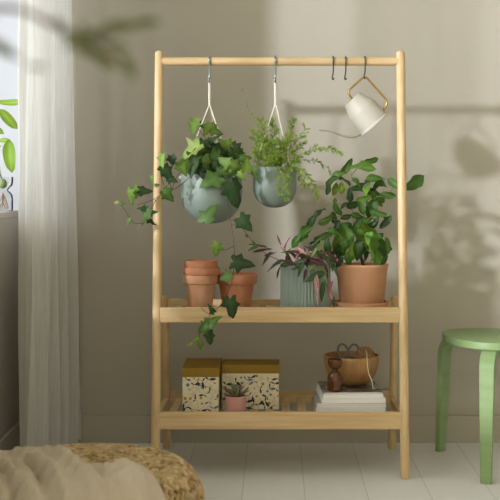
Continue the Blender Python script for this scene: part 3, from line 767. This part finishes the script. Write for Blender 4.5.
# ------------------------------------------------------------------ magazines
def magazine(x0,x1,y0,y1,z,th,rot,cover,label):
    cx_, cy_ = (x0+x1)/2, (y0+y1)/2
    root = thing('magazine', label, 'magazine', (cx_,cy_,z), 'magazines stacked on the lower shelf')
    hx, hy = (x1-x0)/2, (y1-y0)/2
    Tm = Matrix.Translation((cx_,cy_,z)) @ Matrix.Rotation(math.radians(rot), 4, 'Z'); t = .0005
    MB().box(-hx+.001,hx-.0015,-hy+.001,hy-.001,t,th-t,0,Tm).build('pages', 'paper', root, smooth=False)
    mb = MB(); mb.box(-hx,hx,-hy,hy,0,t,0,Tm); mb.box(-hx,hx,-hy,hy,th-t,th,0,Tm); mb.box(-hx,-hx+.001,-hy,hy,t,th-t,0,Tm)
    mb.build('cover', cover, root, smooth=False)
    return z+th+.0002
z = ZL
Ym0, Ym1 = 3.452, 3.66
hs_ = [.0058,.0048,.0062,.0052,.0064,.0056]
names = ['thin magazine at the very bottom of the shelf pile','thin white magazine second from the bottom of the pile','magazine third from the bottom of the shelf pile',
         'magazine fourth from the bottom of the shelf pile','magazine fifth from the bottom, under the thicker ones','grey edged magazine just under the two thick white issues']
for i, h_ in enumerate(hs_):
    j = R.uniform(-.003,.003)
    z = magazine(xat(316.5,3.46)+j, xat(386,3.46)+j*.6, Ym0+abs(j), Ym1, z, h_, R.uniform(-.8,.8), 'cover_grey' if i in (1,3,5) else 'cover_white', names[i])
z = magazine(xat(320,3.46), xat(384.5,3.46), Ym0+.004, Ym1, z, .0135, 2.8, 'cover_white', 'thick white magazine, lower of the two thick issues in the pile')
z = magazine(xat(321,3.46), xat(382,3.46), Ym0+.008, Ym1, z, .0125, 3.6, 'cover_white', 'thick white magazine, upper of the two thick issues in the pile')
z = magazine(xat(322,3.46), xat(381,3.46), Ym0+.010, Ym1, z, .0045, 2.6, 'cover_dark', 'magazine with dark picture cover lying on top of the pile')
ZM = z

# ------------------------------------------------------------------ wooden bowl and its contents
YW = 3.592; cw = at(351.6,0,YW); rw = 28.1*px(1,YW); hw = at(0,354.5,YW).z-ZM
bw = thing('wooden_bowl', 'round turned wooden bowl standing on the magazines', 'bowl', (cw.x,YW,ZM))
P = [(.0001,0),(rw*.34,0)]
for i in range(1, 11):
    a = PI/2*i/10; P.append((rw*(.34+.66*math.sin(a)**1.05), hw*(1-math.cos(a)) if i < 10 else hw-.003))
P += [(rw-.001,hw-.001),(rw-.003,hw),(rw-.006,hw-.001)]
for i in range(8, 0, -1):
    a = PI/2*i/10; P.append((rw*(.30+.66*math.sin(a)**1.05)-.002, .009+(hw-.009)*(1-math.cos(a))))
P.append((.0001,.008))
MB().lathe(P, 64, (cw.x,YW,ZM)).build('bowl', 'bowl', bw, angle=50)
# twine ball, wound strand by strand, resting inside the bowl
rb = .031; cb = V(xat(365,YW-.01), YW-.01, ZM+hw-.006)
tw = thing('twine_ball', 'brown ball of twine lying in the wooden bowl', 'twine', cb-V(0,0,rb))
mb = MB(); mb.ball(cb, (rb*.95,)*3, n=24, k=14)
for k in range(26):
    nrm = V(R.gauss(0,1),R.gauss(0,1),R.gauss(0,1)).normalized(); a_ = nrm.orthogonal().normalized(); b_ = nrm.cross(a_); off = R.uniform(-.4,.4)*rb; q = math.sqrt(rb*rb-off*off)
    mb.tube([cb+nrm*off+(a_*math.cos(t)+b_*math.sin(t))*q for t in [2*PI*j/26 for j in range(26)]], .0013, 5, closed=True)
mb.build('ball', 'twine', tw)
mb = MB(); tail = [(366,350,3.56),(367.0,356.5,3.500),(367.6,366,3.500),(369.0,374,3.500),(371.5,379.5,3.500)]
TP = [at(*p) for p in tail]+[V(TP_[0],TP_[1],ZM+.0018) for TP_ in ((xat(374,3.49),3.49),(xat(378.5,3.515),3.515))]
mb.tube(TP, .0014, 7, sub=4); mb.build('loose_end', 'twine_pale', tw)
# scissors, handles up
sc = thing('scissors', 'dark handled scissors standing handles up in the wooden bowl', 'scissors', (xat(347,YW),YW,ZM+.012))
for (uc, vc, an, ru, rv) in ((343.0,351.0,14,4.9,6.8),(353.6,351.0,-16,4.9,6.5)):
    c_ = at(uc,vc,YW-.004); k_ = px(1,YW); a = math.radians(an)
    mb = MB(); ring = []
    for j in range(28):
        t = 2*PI*j/28; x, y = ru*k_*math.cos(t), rv*k_*math.sin(t)
        ring.append(c_+V(x*math.cos(a)-y*math.sin(a), .004*math.sin(t), x*math.sin(a)+y*math.cos(a)))
    mb.tube(ring, .0036, 10, closed=True)
    mb.build('finger_loop', 'scissor', sc)
for sx in (-1, 1):
    mb = MB(); top = at(348+2.2*sx, 357, YW-.003); bot = V(xat(348-1.5*sx,YW), YW+.002*sx, ZM+.013)
    mb.tube([top, top.lerp(bot,.4), bot], [.0028,.003,.001], 8); mb.build('blade', 'steel', sc)

# amber bottle
YBt = 3.484; ab = at(334.8,0,YBt); ub = px(1,YBt)
am = thing('amber_vase', 'small amber glass hourglass vase in front of the wooden bowl', 'vase', (ab.x,YBt,ZM))
hb = at(0,359,YBt).z-ZM; f_ = hb/28.0
prof = [(.0001,0),(6.6,0),(7.2,.8),(7.5,3),(7.5,9),(7.3,12.4),(6.3,15.2),(4.0,17.2),(2.6,18),(2.6,18.7),(4.4,19.8),(6.2,21.4),(6.9,23.8),(7.0,27.2),(6.7,28),(6.2,27.8),(6.1,24.2),(5.2,22.0),(1.9,19.2),(1.8,17.8),(5.4,14.6),(6.5,12),(6.7,3),(.01,1.4)]
MB().lathe([(r*ub*1.0 if r > .01 else .0001, zz*f_) for r, zz in prof], 40, (ab.x,YBt,ZM)).build('glass_body', 'amber', am, angle=60)

# dried sprig lying on the cover
spg = MB()
def flat(u, Y, dz=.0018): return V(xat(u,Y), Y, ZM+dz)
spg.tube([flat(352,3.478),flat(362,3.482,.003),flat(376,3.487),flat(388,3.492,.006)], .0013, 6, sub=4)
for k in range(9):
    u = 346+k*3.5; d = R.choice([-1,1])
    spg.tube([flat(u,3.48+R.uniform(-.004,.008)), flat(u+3,3.485+d*.006,.005), flat(u+6,3.487+d*.012,.002)], [.001,.0018,.0007], 6, sub=3)
o = spg.build('dried_sprig', 'stem_brown'); 
o.data.transform(Matrix.Translation(-flat(365,3.485,0))); o.location = flat(365,3.485,0)
tag(o, 'dry brown sprig lying on the dark magazine cover', 'sprig')

# ------------------------------------------------------------------ stool
SC = V(.687,3.572,0); SZ = .400; TH = .024
stool = thing('stool', 'green painted three-legged wooden stool by the wall', 'stool', (SC.x,SC.y,0))
la = [math.atan2(-.226,-.081), math.atan2(.183,-.156), math.atan2(.043,.236)]
mb = MB(); n = 96; rings = []
for (zz, off) in ((SZ-TH,-.003),(SZ-TH+.003,0),(SZ-.004,0),(SZ-.0012,-.0012),(SZ,-.005)):
    for j in range(n):
        a = 2*PI*j/n
        rj = .177+.013*math.cos(3*(a-la[0]))+off
        mb.v.append(SC+V(rj*math.cos(a), rj*math.sin(a), zz)); mb.c.append((1,1,1))
for i in range(4):
    for j in range(n): mb.f.append((i*n+j, i*n+(j+1)%n, (i+1)*n+(j+1)%n, (i+1)*n+j)); mb.m.append(0)
mb.f.append(tuple(reversed(range(n)))); mb.m.append(0); mb.f.append(tuple(4*n+j for j in range(n))); mb.m.append(0)
mb.build('seat', 'green_paint', stool, angle=30)
for a in la:
    d = V(math.cos(a), math.sin(a), 0); s = V(-d.y, d.x, 0)
    path = [(.06,SZ-TH-.011)]; R0 = .045
    cxr, czr = .176, SZ-TH-.011-R0
    for k in range(0, 10):
        t = math.radians(90-k*9.6); path.append((cxr+R0*math.cos(t), czr+R0*math.sin(t)))
    path.append((.240-.0005, .0))
    mb = MB(); K = len(path); tk_ = .011; vs = []
    for i,(r_,zz) in enumerate(path):
        p0 = path[max(i-1,0)]; p1 = path[min(i+1,K-1)]; tx, tz = p1[0]-p0[0], p1[1]-p0[1]; l = math.hypot(tx,tz); nx, nz = -tz/l, tx/l
        if i == K-1: nx, nz = -1, 0
        if i == K-1: nx, nz = 1, 0
        else: nx, nz = nx, nz
        f = min(1, max(0, (SZ-zz)/SZ)); hw_ = .0235-.0075*f
        if i < K-1: o1 = (r_+nx*tk_, zz+nz*tk_); o2 = (r_-nx*tk_, zz-nz*tk_)
        else: o1 = (r_+.0095, 0); o2 = (r_-.0095, 0)
        if i < K-1 and nz < 0: o1, o2 = o2, o1
        for (q, w_) in ((o1,-hw_),(o1,hw_),(o2,hw_),(o2,-hw_)):
            vs.append(SC+d*q[0]+s*w_+V(0,0,q[1]))
    fs = []
    for i in range(K-1):
        for j in range(4): fs.append((i*4+j, i*4+(j+1)%4, (i+1)*4+(j+1)%4, (i+1)*4+j))
    fs.append((3,2,1,0)); fs.append(tuple((K-1)*4+j for j in range(4)))
    mb.add(vs, fs); mb.build('leg', 'green_paint', stool, angle=35, bevel=.002)

# ------------------------------------------------------------------ pouf of braided fibre
PC = V(-.472,2.85,0); PR, PH = .292, .184
pouf = thing('woven_pouf', 'round low woven natural fibre pouf half under the beige blanket', 'pouf', (PC.x,PC.y,0))
def pouf_prof(t):
    """t 0 at the middle of the top, 1 at the floor: radius, height"""
    L1 = PR-.075; L2 = PI/2*.09; L3 = .05; tot = L1+L2*1.05+L3; s = t*tot
    if s < L1: return s, PH-.012*(s/L1)**2
    s -= L1
    if s < L2*1.05:
        a = s/(L2*1.05)*PI/2; return L1+.075*math.sin(a), PH-.012-.1*(1-math.cos(a))
    s -= L2*1.05
    return PR-.02*(s/L3)**2, PH-.112-s/L3*(PH-.112-.008)
mb = MB(); mb.lathe([(max(.0001,pouf_prof(i/40)[0]-.006), max(.001,pouf_prof(i/40)[1]-.006)) for i in range(40,-1,-1)], 72, PC); mb.build('core', 'braid_core', pouf)
mb = MB(); NR = 20
for i in range(NR):
    t = (i+.5)/NR; r_, z_ = pouf_prof(t); r2, z2_ = pouf_prof(min(1,t+.02)); r1, z1_ = pouf_prof(max(0,t-.02))
    tr, tz = r2-r1, z2_-z1_; l = math.hypot(tr,tz); tr /= l; tz /= l       # down-slope tangent in (r,z)
    nr, nzz = -tz, tr
    if nzz < 0 and nr < 0: nr, nzz = -nr, -nzz
    k = max(5, int(2*PI*r_/.021))
    wv = .0108
    for j in range(k):
        for sgn in (-1, 1):
            a = 2*PI*(j+(.25*sgn)+R.uniform(-.08,.08))/k
            er = V(math.cos(a), math.sin(a), 0); ea = V(-math.sin(a), math.cos(a), 0)
            sl = er*tr+V(0,0,tz); nn = er*nr+V(0,0,nzz)
            p = PC+er*r_+V(0,0,z_)+sl*(sgn*wv*.45)+nn*.0005
            d = (ea+sl*sgn*.75*-1).normalized(); b = nn.cross(d)
            Tm = Matrix(((d.x,b.x,nn.x),(d.y,b.y,nn.y),(d.z,b.z,nn.z)))
            q = R.random(); base = (.50,.36,.19) if q < .6 else ((.62,.48,.29) if q < .85 else (.33,.205,.09))
            mb.ball(p, (.0128,.0058,.0058), Tm, 8, 5, 0, tint(base,.14))
mb.build('braided_cover', 'braid', pouf, angle=180)

# ------------------------------------------------------------------ blanket
def pouf_h(x, y):
    d = math.hypot(x-PC.x, y-PC.y)
    best = None
    if d >= PR+.012:
        return max(.004, .07-(d-PR-.012)*2.2)
    # height of the dome's outside at that distance
    lo, hi = 0.0, .82
    for _ in range(20):
        m_ = (lo+hi)/2
        if pouf_prof(m_)[0] < d: lo = m_
        else: hi = m_
    return max(.07, pouf_prof(lo)[1]+.006)
def onz(u, v, z=.20):
    Y = (CH-z)*F/(v-CV); return Vector(((u-CX)*Y/F, Y))
EDGE = [onz(*q) for q in ((-95,456),(-40,447),(0,447),(32,448),(58,454),(78,460),(98,465),(120,468),(146,470,.195),(173,480,.185),(191,492,.17),(200,508,.145),(202,530,.12))]
FOLDS = [ # valley (negative) and ridge (positive) lines, width, height
 ([(60,452),(72,461),(88,469),(108,480),(124,486),(140,498),(150,520)],.008,-.009),
 ([(66,446),(82,458),(104,467),(130,476),(150,487),(162,505)],.020,.016),
 ([(40,460),(62,468),(82,480),(104,494),(120,512)],.018,.022),
 ([(-20,452),(20,456),(46,459),(60,464)],.010,-.024),
 ([(-20,447),(20,448),(50,452)],.014,.016),
 ([(18,462),(34,474),(48,490),(60,512)],.010,-.022),
 ([(30,462),(48,474),(66,490),(80,512)],.014,.014),
 ([(-10,466),(6,478),(18,496),(26,516)],.010,-.020),
 ([(150,478),(160,488),(170,503)],.008,-.014),
 ([(96,474),(112,492),(122,515)],.007,-.012),
]
FOLDS = [([onz(*q, .19) for q in p_], w_, h_) for p_, w_, h_ in FOLDS]
def fold_h(p):
    h = 0
    for P_, w_, a_ in FOLDS:
        best = 9; tt = 0
        k = len(P_)-1
        for i in range(k):
            ab_ = P_[i+1]-P_[i]; t = max(0, min(1, (p-P_[i]).dot(ab_)/ab_.length_squared)); d_ = (p-P_[i]-ab_*t).length
            if d_ < best: best = d_; tt = (i+t)/k
        if best < w_*3: h += a_*math.exp(-(best/w_)**2)*min(1, tt*6+.15)
    return h
def edge_pt(s):
    k = len(EDGE)-1; q = s*k; i = min(int(q), k-1); t = q-i
    a = Vector(EDGE[max(i-1,0)]); b = Vector(EDGE[i]); c = Vector(EDGE[i+1]); d = Vector(EDGE[min(i+2,k)])
    return .5*((2*b)+(c-a)*t+(2*a-5*b+4*c-d)*t*t+(3*b-a-3*c+d)*t**3)
mb = MB(); mb.uv = []
ns, nt_ = 170, 110; INN = Vector((-.80,2.42))
for i in range(ns+1):
    s = i/ns; e = edge_pt(s)
    dirn = (INN-e); Lm = dirn.length; dirn.normalize()
    for j in range(nt_+1):
        t = j/nt_; dist = t**1.25*Lm
        w_ = .012*math.sin(s*9)*math.exp(-dist*8)
        p = e+dirn*dist+Vector((w_, -w_))
        env = 1-math.exp(-dist/.012)
        h = pouf_h(p.x, p.y)+env*(.020+fold_h(p)+.004*noise.noise(V(p.x*9,p.y*9,2))+.009*noise.noise(V(p.x*26+p.y*14,p.y*12,4))+.0022*noise.noise(V(p.x*90,p.y*60,4)))
        if p.x < -.56: h += env*.002*min(1,(-.56-p.x)/.15)
        cr_ = noise.noise(V(p.x*17-p.y*9, p.x*7+p.y*20, 11)); h += env*.010*((1-abs(cr_)*2.2) if abs(cr_)<.45 else 0)
        cr_ = noise.noise(V(p.x*38-p.y*20, p.x*16+p.y*40, 5)); h += env*.003*((1-abs(cr_)*2.2) if abs(cr_)<.45 else 0)
        mb.v.append(V(p.x, p.y, max(h,.004))); mb.c.append((1,1,1)); mb.uv.append((p.x*8, p.y*8))
for i in range(ns):
    for j in range(nt_):
        a = i*(nt_+1)+j; mb.f.append((a, a+1, a+nt_+2, a+nt_+1)); mb.m.append(0)
bl = mb.build('blanket', 'fabric', None, angle=180, solid=.003)
c_ = V(-.5,2.75,.17); bl.data.transform(Matrix.Translation(-c_)); bl.location = c_
tag(bl, 'crumpled beige muslin blanket thrown over the woven pouf', 'blanket')

# ------------------------------------------------------------------ glass jar with cutting on the window sill
YJ = 3.735; jx = xat(3.0,YJ); uj = px(1,YJ)
jar = thing('glass_jar', 'clear hourglass jar with a leafy cutting on the window sill', 'jar', (jx,YJ,SILL))
prof = [(.0001,0),(9,0),(9.8,1),(9.9,4),(9.9,12),(9.4,16),(7.2,19),(5,20.6),(5,21.6),(7.2,23.4),(9.4,26),(9.9,29),(9.9,34.2),(9.4,34.2),(9.3,29),(8.8,26.4),(4.4,22),(4.4,20.4),(8.8,15.6),(9.3,12),(9.2,2),(.01,1.4)]
MB().lathe([(max(.0001,r*uj), zz*uj) for r, zz in prof], 40, (jx,YJ,SILL)).build('jar_body', 'jar_glass', jar, angle=60)
mb = MB(); 
for k in range(9):
    a = R.uniform(0,6.28); mb.tube([V(jx,YJ,SILL+.060), V(jx+.012*math.cos(a),YJ+.012*math.sin(a),SILL+.030), V(jx+.022*math.cos(a+.7),YJ+.022*math.sin(a+.7),SILL+.007)], .0012, 5, sub=3)
mb.build('roots', 'twine', jar)
mb = MB(); mb.ball((jx,YJ,SILL+.088), (.014,.014,.016), n=14, k=8); mb.build('bulb', 'stem_green', jar)
mb = MB(); 
tips = [((2,180,YJ),(-4,150,3.70),(-6,120,3.66),(-8,104,3.62)),((2,180,YJ),(-6,160,3.70),(-8,146,3.66)),((2,180,YJ),(-8,150,3.70),(-8,116,3.66))]
for t_ in tips: mb.tube([at(*p) for p in t_], .0013, 6, sub=4)
mb.build('stem', 'stem_green', jar)
mb = MB(); bright = (.17,.28,.03)
for (u,v,a,l,w_) in ((8,104,-8,32,.15),(8,119,-50,26,.24),(9,156,268,34,.25),(-6,128,150,24,.2),(-9,150,200,24,.2),(4,140,170,16,.2)):
    leaf_blade(mb, frame(at(u,v,3.60), a, .15, depth=.05), px(l,3.60), w_, tint(bright,.1), .25, -.22 if v in (104,) else .25, .03, power=(.6,.6))
mb.build('foliage', 'leaf', jar, angle=180)

# ------------------------------------------------------------------ unseen bushy plants added on the sill to dapple the sunlight
S2 = .62
for (yy, hh, nn, lab) in ((2.27,.34,120,'added unseen leafy plant shading the sun, farthest from the curtain'),(2.53,.26,110,'added unseen leafy plant shading the sun, middle of three'),(2.78,.20,100,'added unseen leafy plant shading the sun, nearest the curtain')):
    sp2 = thing('shade_plant', lab, 'potted plant', (XL-.10,yy,S2))
    MB().lathe(pot_profile(.065,.045,.10,.02), 36, (XL-.10,yy,S2)).build('pot_body', 'terra', sp2, angle=50)
    MB().lathe([(.0001,.085),(.056,.083)], 20, (XL-.10,yy,S2)).build('soil', 'soil', sp2)
    ms, ml = MB(), MB()
    for k in range(nn):
        p = V(XL-.10+R.uniform(-.06,.14), yy+max(-.16,min(.16,R.gauss(0,.085))), S2+.07+hh*R.random()**1.5)
        if k % 5 == 0: ms.tube([V(XL-.10,yy,S2+.08), V(XL-.10+(p.x-XL+.1)*.3, yy+(p.y-yy)*.3, S2+.1+max(0,(p.z-S2-.1))*.6), p], .002, 5, sub=3)
        leaf_blade(ml, frame(p, R.uniform(0,360), .8), R.uniform(.05,.085), .22, tint(MID), .3, .3, .05)
    ms.build('stem', 'stem_green', sp2); ml.build('foliage', 'leaf', sp2, angle=180)

# ------------------------------------------------------------------ tall foreground plant: one branch reaches into view
YN = 1.0
tree = thing('tall_houseplant', 'blurred dark leafy branch close to the viewer at the upper left', 'houseplant', (-.55,YN,0))
MB().lathe(pot_profile(.12,.085,.20,.03,.006,.008), 40, (-.55,YN,0)).build('pot_body', 'terra', tree, angle=50)
MB().lathe([(.0001,.180),(.105,.178)], 32, (-.55,YN,0)).build('soil', 'soil', tree)
mb = MB()
def an(u,v,Y=YN): return at(u,v,Y)
mb.tube([V(-.55,YN,.17),V(-.55,YN,.5),V(-.50,YN,.82),an(-150,60),an(-60,20),an(10,8),an(60,28),an(95,40),an(125,58)], [.011,.010,.008,.006,.004,.003,.0022,.0018,.0012], 8, sub=5)
mb.tube([an(80,35),an(105,38),an(125,24),an(150,22)], [.0016,.0014,.0012,.001], 6, sub=4)
mb.tube([an(-60,20),an(-30,38),an(0,52),an(22,60)], [.003,.002,.0015,.001], 6, sub=4)  # added twig, with its leaves stands in for shadows on the curtain
mb.build('stem', 'stem_brown', tree)
mb = MB()
for (u,v,a,l,w_) in ((62,28,-50,34,.15),(78,40,200,34,.18),(90,50,-20,38,.2),(105,60,-30,34,.2),(128,66,-60,30,.2),(97,33,30,34,.2),(120,26,5,40,.17),(142,22,15,44,.17),(116,45,-5,30,.18),(84,30,110,18,.2),
                 (4,48,-35,36,.14),(36,66,-2,30,.10),(-60,30,200,50,.2),(-90,50,240,50,.2),(-40,10,60,50,.2),(-140,80,200,60,.2),(-150,120,300,60,.2),(-120,40,100,60,.2),(66,34,-65,22,.15)):  # first pair on this row stands in for shadows on the curtain
    leaf_blade(mb, frame(an(u,v,YN+R.uniform(-.02,.02)), a, .3), px(l,YN)*.95, w_*1.45, tint((.085,.105,.03),.1), .2, .2, .03, power=(.7,.8))
mb.build('foliage', 'leaf', tree, angle=180)

# ------------------------------------------------------------------ light
sun = bpy.data.lights.new('sun', 'SUN'); sun.energy = 2.9; sun.angle = math.radians(3.2); sun.color = (.98,.98,1.06)
so = bpy.data.objects.new('sun', sun); COL.objects.link(so)
d = V(.40,.37,-.125).normalized(); so.rotation_euler = d.to_track_quat('-Z','Y').to_euler(); so.location = (-3,0,2)
wd = bpy.data.worlds.new('sky'); scn.world = wd; wd.use_nodes = True
N = wd.node_tree.nodes; L = wd.node_tree.links; bg = N['Background']
tc = N.new('ShaderNodeTexCoord'); sx = N.new('ShaderNodeSeparateXYZ'); L.new(tc.outputs['Generated'], sx.inputs[0])
mr = N.new('ShaderNodeMapRange'); mr.inputs['From Min'].default_value = -.15; mr.inputs['From Max'].default_value = .75
mr.inputs['To Min'].default_value = .85; mr.inputs['To Max'].default_value = 4.9
ng = N.new('ShaderNodeMath'); ng.operation = 'MULTIPLY'; ng.inputs[1].default_value = -1; L.new(sx.outputs['X'], ng.inputs[0])
L.new(ng.outputs[0], mr.inputs['Value']); L.new(mr.outputs[0], bg.inputs['Strength']); 
cm = N.new('ShaderNodeMixRGB'); cm.inputs[1].default_value = (1.0,.88,.52,1); cm.inputs[2].default_value = (.95,.97,.96,1)
mc = N.new('ShaderNodeMapRange'); mc.inputs['From Min'].default_value = .1; mc.inputs['From Max'].default_value = .9
L.new(ng.outputs[0], mc.inputs['Value']); L.new(mc.outputs[0], cm.inputs[0]); L.new(cm.outputs[0], bg.inputs['Color'])

# ------------------------------------------------------------------ camera
cam = bpy.data.cameras.new('camera'); co = bpy.data.objects.new('camera', cam); COL.objects.link(co)
co.location = (0,0,CH); co.rotation_euler = (PI/2,0,0)
cam.sensor_width = 36; cam.lens = F/500*36
cam.shift_x = (250-CX)/500; cam.shift_y = -(250-CV)/500
cam.clip_start = .05
cam.dof.use_dof = True; cam.dof.focus_distance = 3.5; cam.dof.aperture_fstop = (cam.lens/1000)/.022
scn.camera = co
for o in bpy.data.objects:
    if '_o' in o: del o['_o']
scn.view_settings.view_transform = 'Standard'; scn.view_settings.look = 'None'
scn.view_settings.exposure = 0; scn.view_settings.gamma = 1
